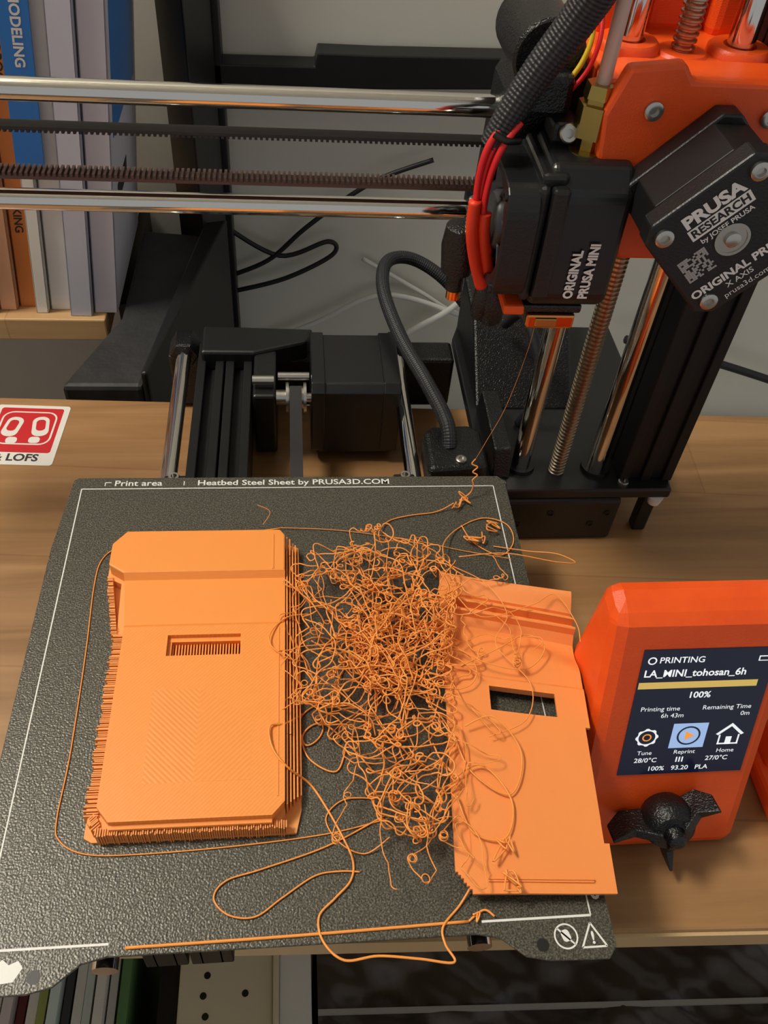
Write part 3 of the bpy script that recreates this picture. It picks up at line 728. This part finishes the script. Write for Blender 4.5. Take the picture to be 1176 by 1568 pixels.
# bookshelf
bs=empty('bookshelf')
box('board',bs,(-520,398,-22),(-120,572,-6),'plank',1)
box('side',bs,(-540,398,-750),(-520,572,500),'plank',1)
box('lower_board',bs,(-520,398,-330),(-120,572,-314),'plank',1)
box('end_panel',bs,(-120,440,-750),(-112,572,-22),'rack',1)
bk=empty('book_row')
cols=[(-300,22,(180,60,50),'a'),(-278,20,(230,225,215),'b'),(-258,16,(60,90,140),'c'),(-242,18,(232,228,220),'d'),(-224,14,(214,160,120),'e'),(-210,13,(225,220,210),'f'),(-197,9,(228,168,130),'g'),(-187,11,(232,178,140),'h'),(-175.5,11,(208,124,62),'i'),(-164,8,(240,238,230),'j'),(-155.5,13,(228,226,222),'k'),(-142,14,(204,206,220),'l'),(-127.5,15,(206,204,216),'m')]
for i,(x,w,c,n) in enumerate(cols):
    mm=mat('book_cover_'+n,c,0.45); pg=mat('book_pages_'+n,(225,218,200),0.8)
    y0=402+ (i*37%11); hgt=225+(i*53%40)
    boxes('cover_%d'%i,bk,[((x,y0,-5.8),(x+w-0.4,y0+2,hgt)),((x,y0,-5.8),(x+1,y0+115,hgt)),((x+w-1.4,y0,-5.8),(x+w-0.4,y0+115,hgt))],mm,0.4)
    box('pages_%d'%i,bk,(x+1,y0+2,-4),(x+w-1.4,y0+112,hgt-4),pg)
    if n in 'abcdefgi':
        for zz in (60,150): text('spine_text_%d'%i,bk,['DESIGN GUIDE','MAKING','PROJECTS','HANDBOOK'][(i+zz//50)%4],w*0.62,(x+w/2-.2,y0-0.3,zz),(0,0,-1),(1,0,0),['belt','stk_w','stk_w','stk_r'][i%4] if n!='i' else 'belt',bold=0.02)
M['bblue']=mat('book_blue_jacket',(36,116,196),0.4)
box('blue_jacket',bk,(-164.3,400.6,88),(-149,402.6,262),'bblue')
text('jacket_title',bk,'MODELING',7,(-156,400.4,165),(0,0,-1),(1,0,0),'stk_w',bold=0.03)
y0m=402+(12*37%11)
box('blue_cover_art',bk,(-112.85,y0m+10,105),(-112.6,y0m+105,215),'bblue')
box('title_block',bk,(-112.85,y0m+20,60),(-112.6,y0m+60,72),'casegrey')
for o in bk.children:
    for vtx in o.data.vertices: vtx.co.x+=0.12*max(0,(vtx.co.z-(Z0-0.0058)))

# ------------- below the desk
lb=empty('magazine_stack')
lc=[(225,222,214),(90,130,80),(210,206,200),(200,190,190),(120,60,60),(235,232,226),(150,160,90),(200,215,210),(80,80,84),(225,222,214),(190,200,195),(210,206,200)]
for i in range(14):
    c=lc[i%len(lc)]; x=-217+i*7
    th=5+((i*7)%2)
    v=[]
    for (yy,zz) in((-80,-520),(160,-520),(160,-300+(i%4)*4),(-80,-300+(i%4)*4)):
        for k in(0,th): v.append((x+k+(zz+520)*0.05,yy,zz))
    finish('magazine_%d'%i,lb,v,[(0,1,3,2),(2,3,5,4),(4,5,7,6),(6,7,1,0),(0,2,4,6),(1,7,5,3)],mat('magazine_%d'%i,c,0.5))
box('shelf',lb,(-330,-90,-540),(-101,180,-520),'plank')
box('shelf_base',lb,(-330,-90,-750),(-101,180,-540),'rack')
cbx=empty('perforated_box')
bm_=mat('box_cream',(196,184,156),0.6)
boxes('shell',cbx,[((-78,-80,-520),(-17,160,-300)),((-17,-80,-520),(-13,160,-296))],bm_,1.5)
for i,(x,y) in enumerate([(-62,72),(-60,60),(-35,72),(-60,84)]): cyl('hole_%d'%i,cbx,(x,y,-300.5),(x,y,-299.8),2.2,'rack',20)
box('white_side',cbx,(-13,-80,-520),(8,160,-298),mat('box_white',(205,203,195),0.55),1)
box('gap_shade',cbx,(-92,-80,-520),(-78,160,-310),'rack',1)  # solid black block painted in for the shade between magazines and box
box('stand',cbx,(-92,-90,-750),(8,170,-520),'plank',1)
bag=empty('wrapped_black_package')
M['bag']=mat('black_plastic_film',(56,48,41),0.3,bump=0.8,bscale=16,bdist=0.012,col2=(74,64,55),cscale=10)
n=90;V=[];F=[]
for j in range(n+1):
    for i in range(n+1):
        x=12+i*(420/n); y=-90+j*(260/n)
        z=-304+3*math.sin(x*.06+y*.03)+2.5*math.sin(y*.11-x*.045)+1.5*math.sin(x*.17+y*.2)+1.2*abs(math.sin(x*.05-y*.13))
        V.append((x,y,z))
for j in range(n):
    for i in range(n):
        a=j*(n+1)+i;F.append((a,a+1,a+n+2,a+n+1))
o=finish('film',bag,V,F,'bag',True,fix=False)
box('contents',bag,(12,-90,-520),(432,170,-312),'rack',2)
prism('tape_edge',bag,[(12,56),(432,40),(432,43),(12,59)],-300,-296.5,mat('tape_grey',(150,148,142),0.5))
box('stand',bag,(12,-92,-750),(434,172,-520),'plank',1)

# ================================================================== LIGHT
lamp=empty('ceiling_lamp')
cyl('diffuser',lamp,(-750,250,1650),(-750,250,1600),260,mat('lamp_diffuser',(240,235,220),0.6,emit=(255,244,225),estr=3),48)
def area(name,loc,target,size,power,col=(1,0.93,0.82)):
    l=bpy.data.lights.new(name,'AREA'); l.shape='DISK'; l.size=size; l.energy=power; l.color=col
    o=bpy.data.objects.new(name,l); bpy.context.collection.objects.link(o); o.location=W(loc)
    o.rotation_euler=(W(target)-W(loc)).to_track_quat('-Z','Y').to_euler(); return o
area('lamp_light',(-750,250,1590),(0,80,0),0.5,38)
w=bpy.data.worlds.new('room_world'); scene.world=w; w.use_nodes=True
w.node_tree.nodes['Background'].inputs[0].default_value=(0.95,0.95,0.95,1); w.node_tree.nodes['Background'].inputs[1].default_value=0.38

# ================================================================== CAMERA
cam=bpy.data.cameras.new('camera'); co=bpy.data.objects.new('camera',cam); bpy.context.collection.objects.link(co)
r=Vector((0.9948,-0.0771,0.0672)).normalized(); f=Vector((0.1016,0.6729,-0.7325)); f=(f-r*f.dot(r)).normalized(); up=r.cross(f)
mtx=Matrix(((r.x,up.x,-f.x),(r.y,up.y,-f.y),(r.z,up.z,-f.z))).to_4x4(); mtx.translation=W((1.5,-81.9,330))
co.matrix_world=mtx
cam.sensor_fit='VERTICAL'; cam.sensor_height=24; cam.lens=24*1318/1568; cam.clip_start=0.01; cam.clip_end=20
scene.camera=co
scene.view_settings.view_transform='Standard'
scene.view_settings.exposure=0.0
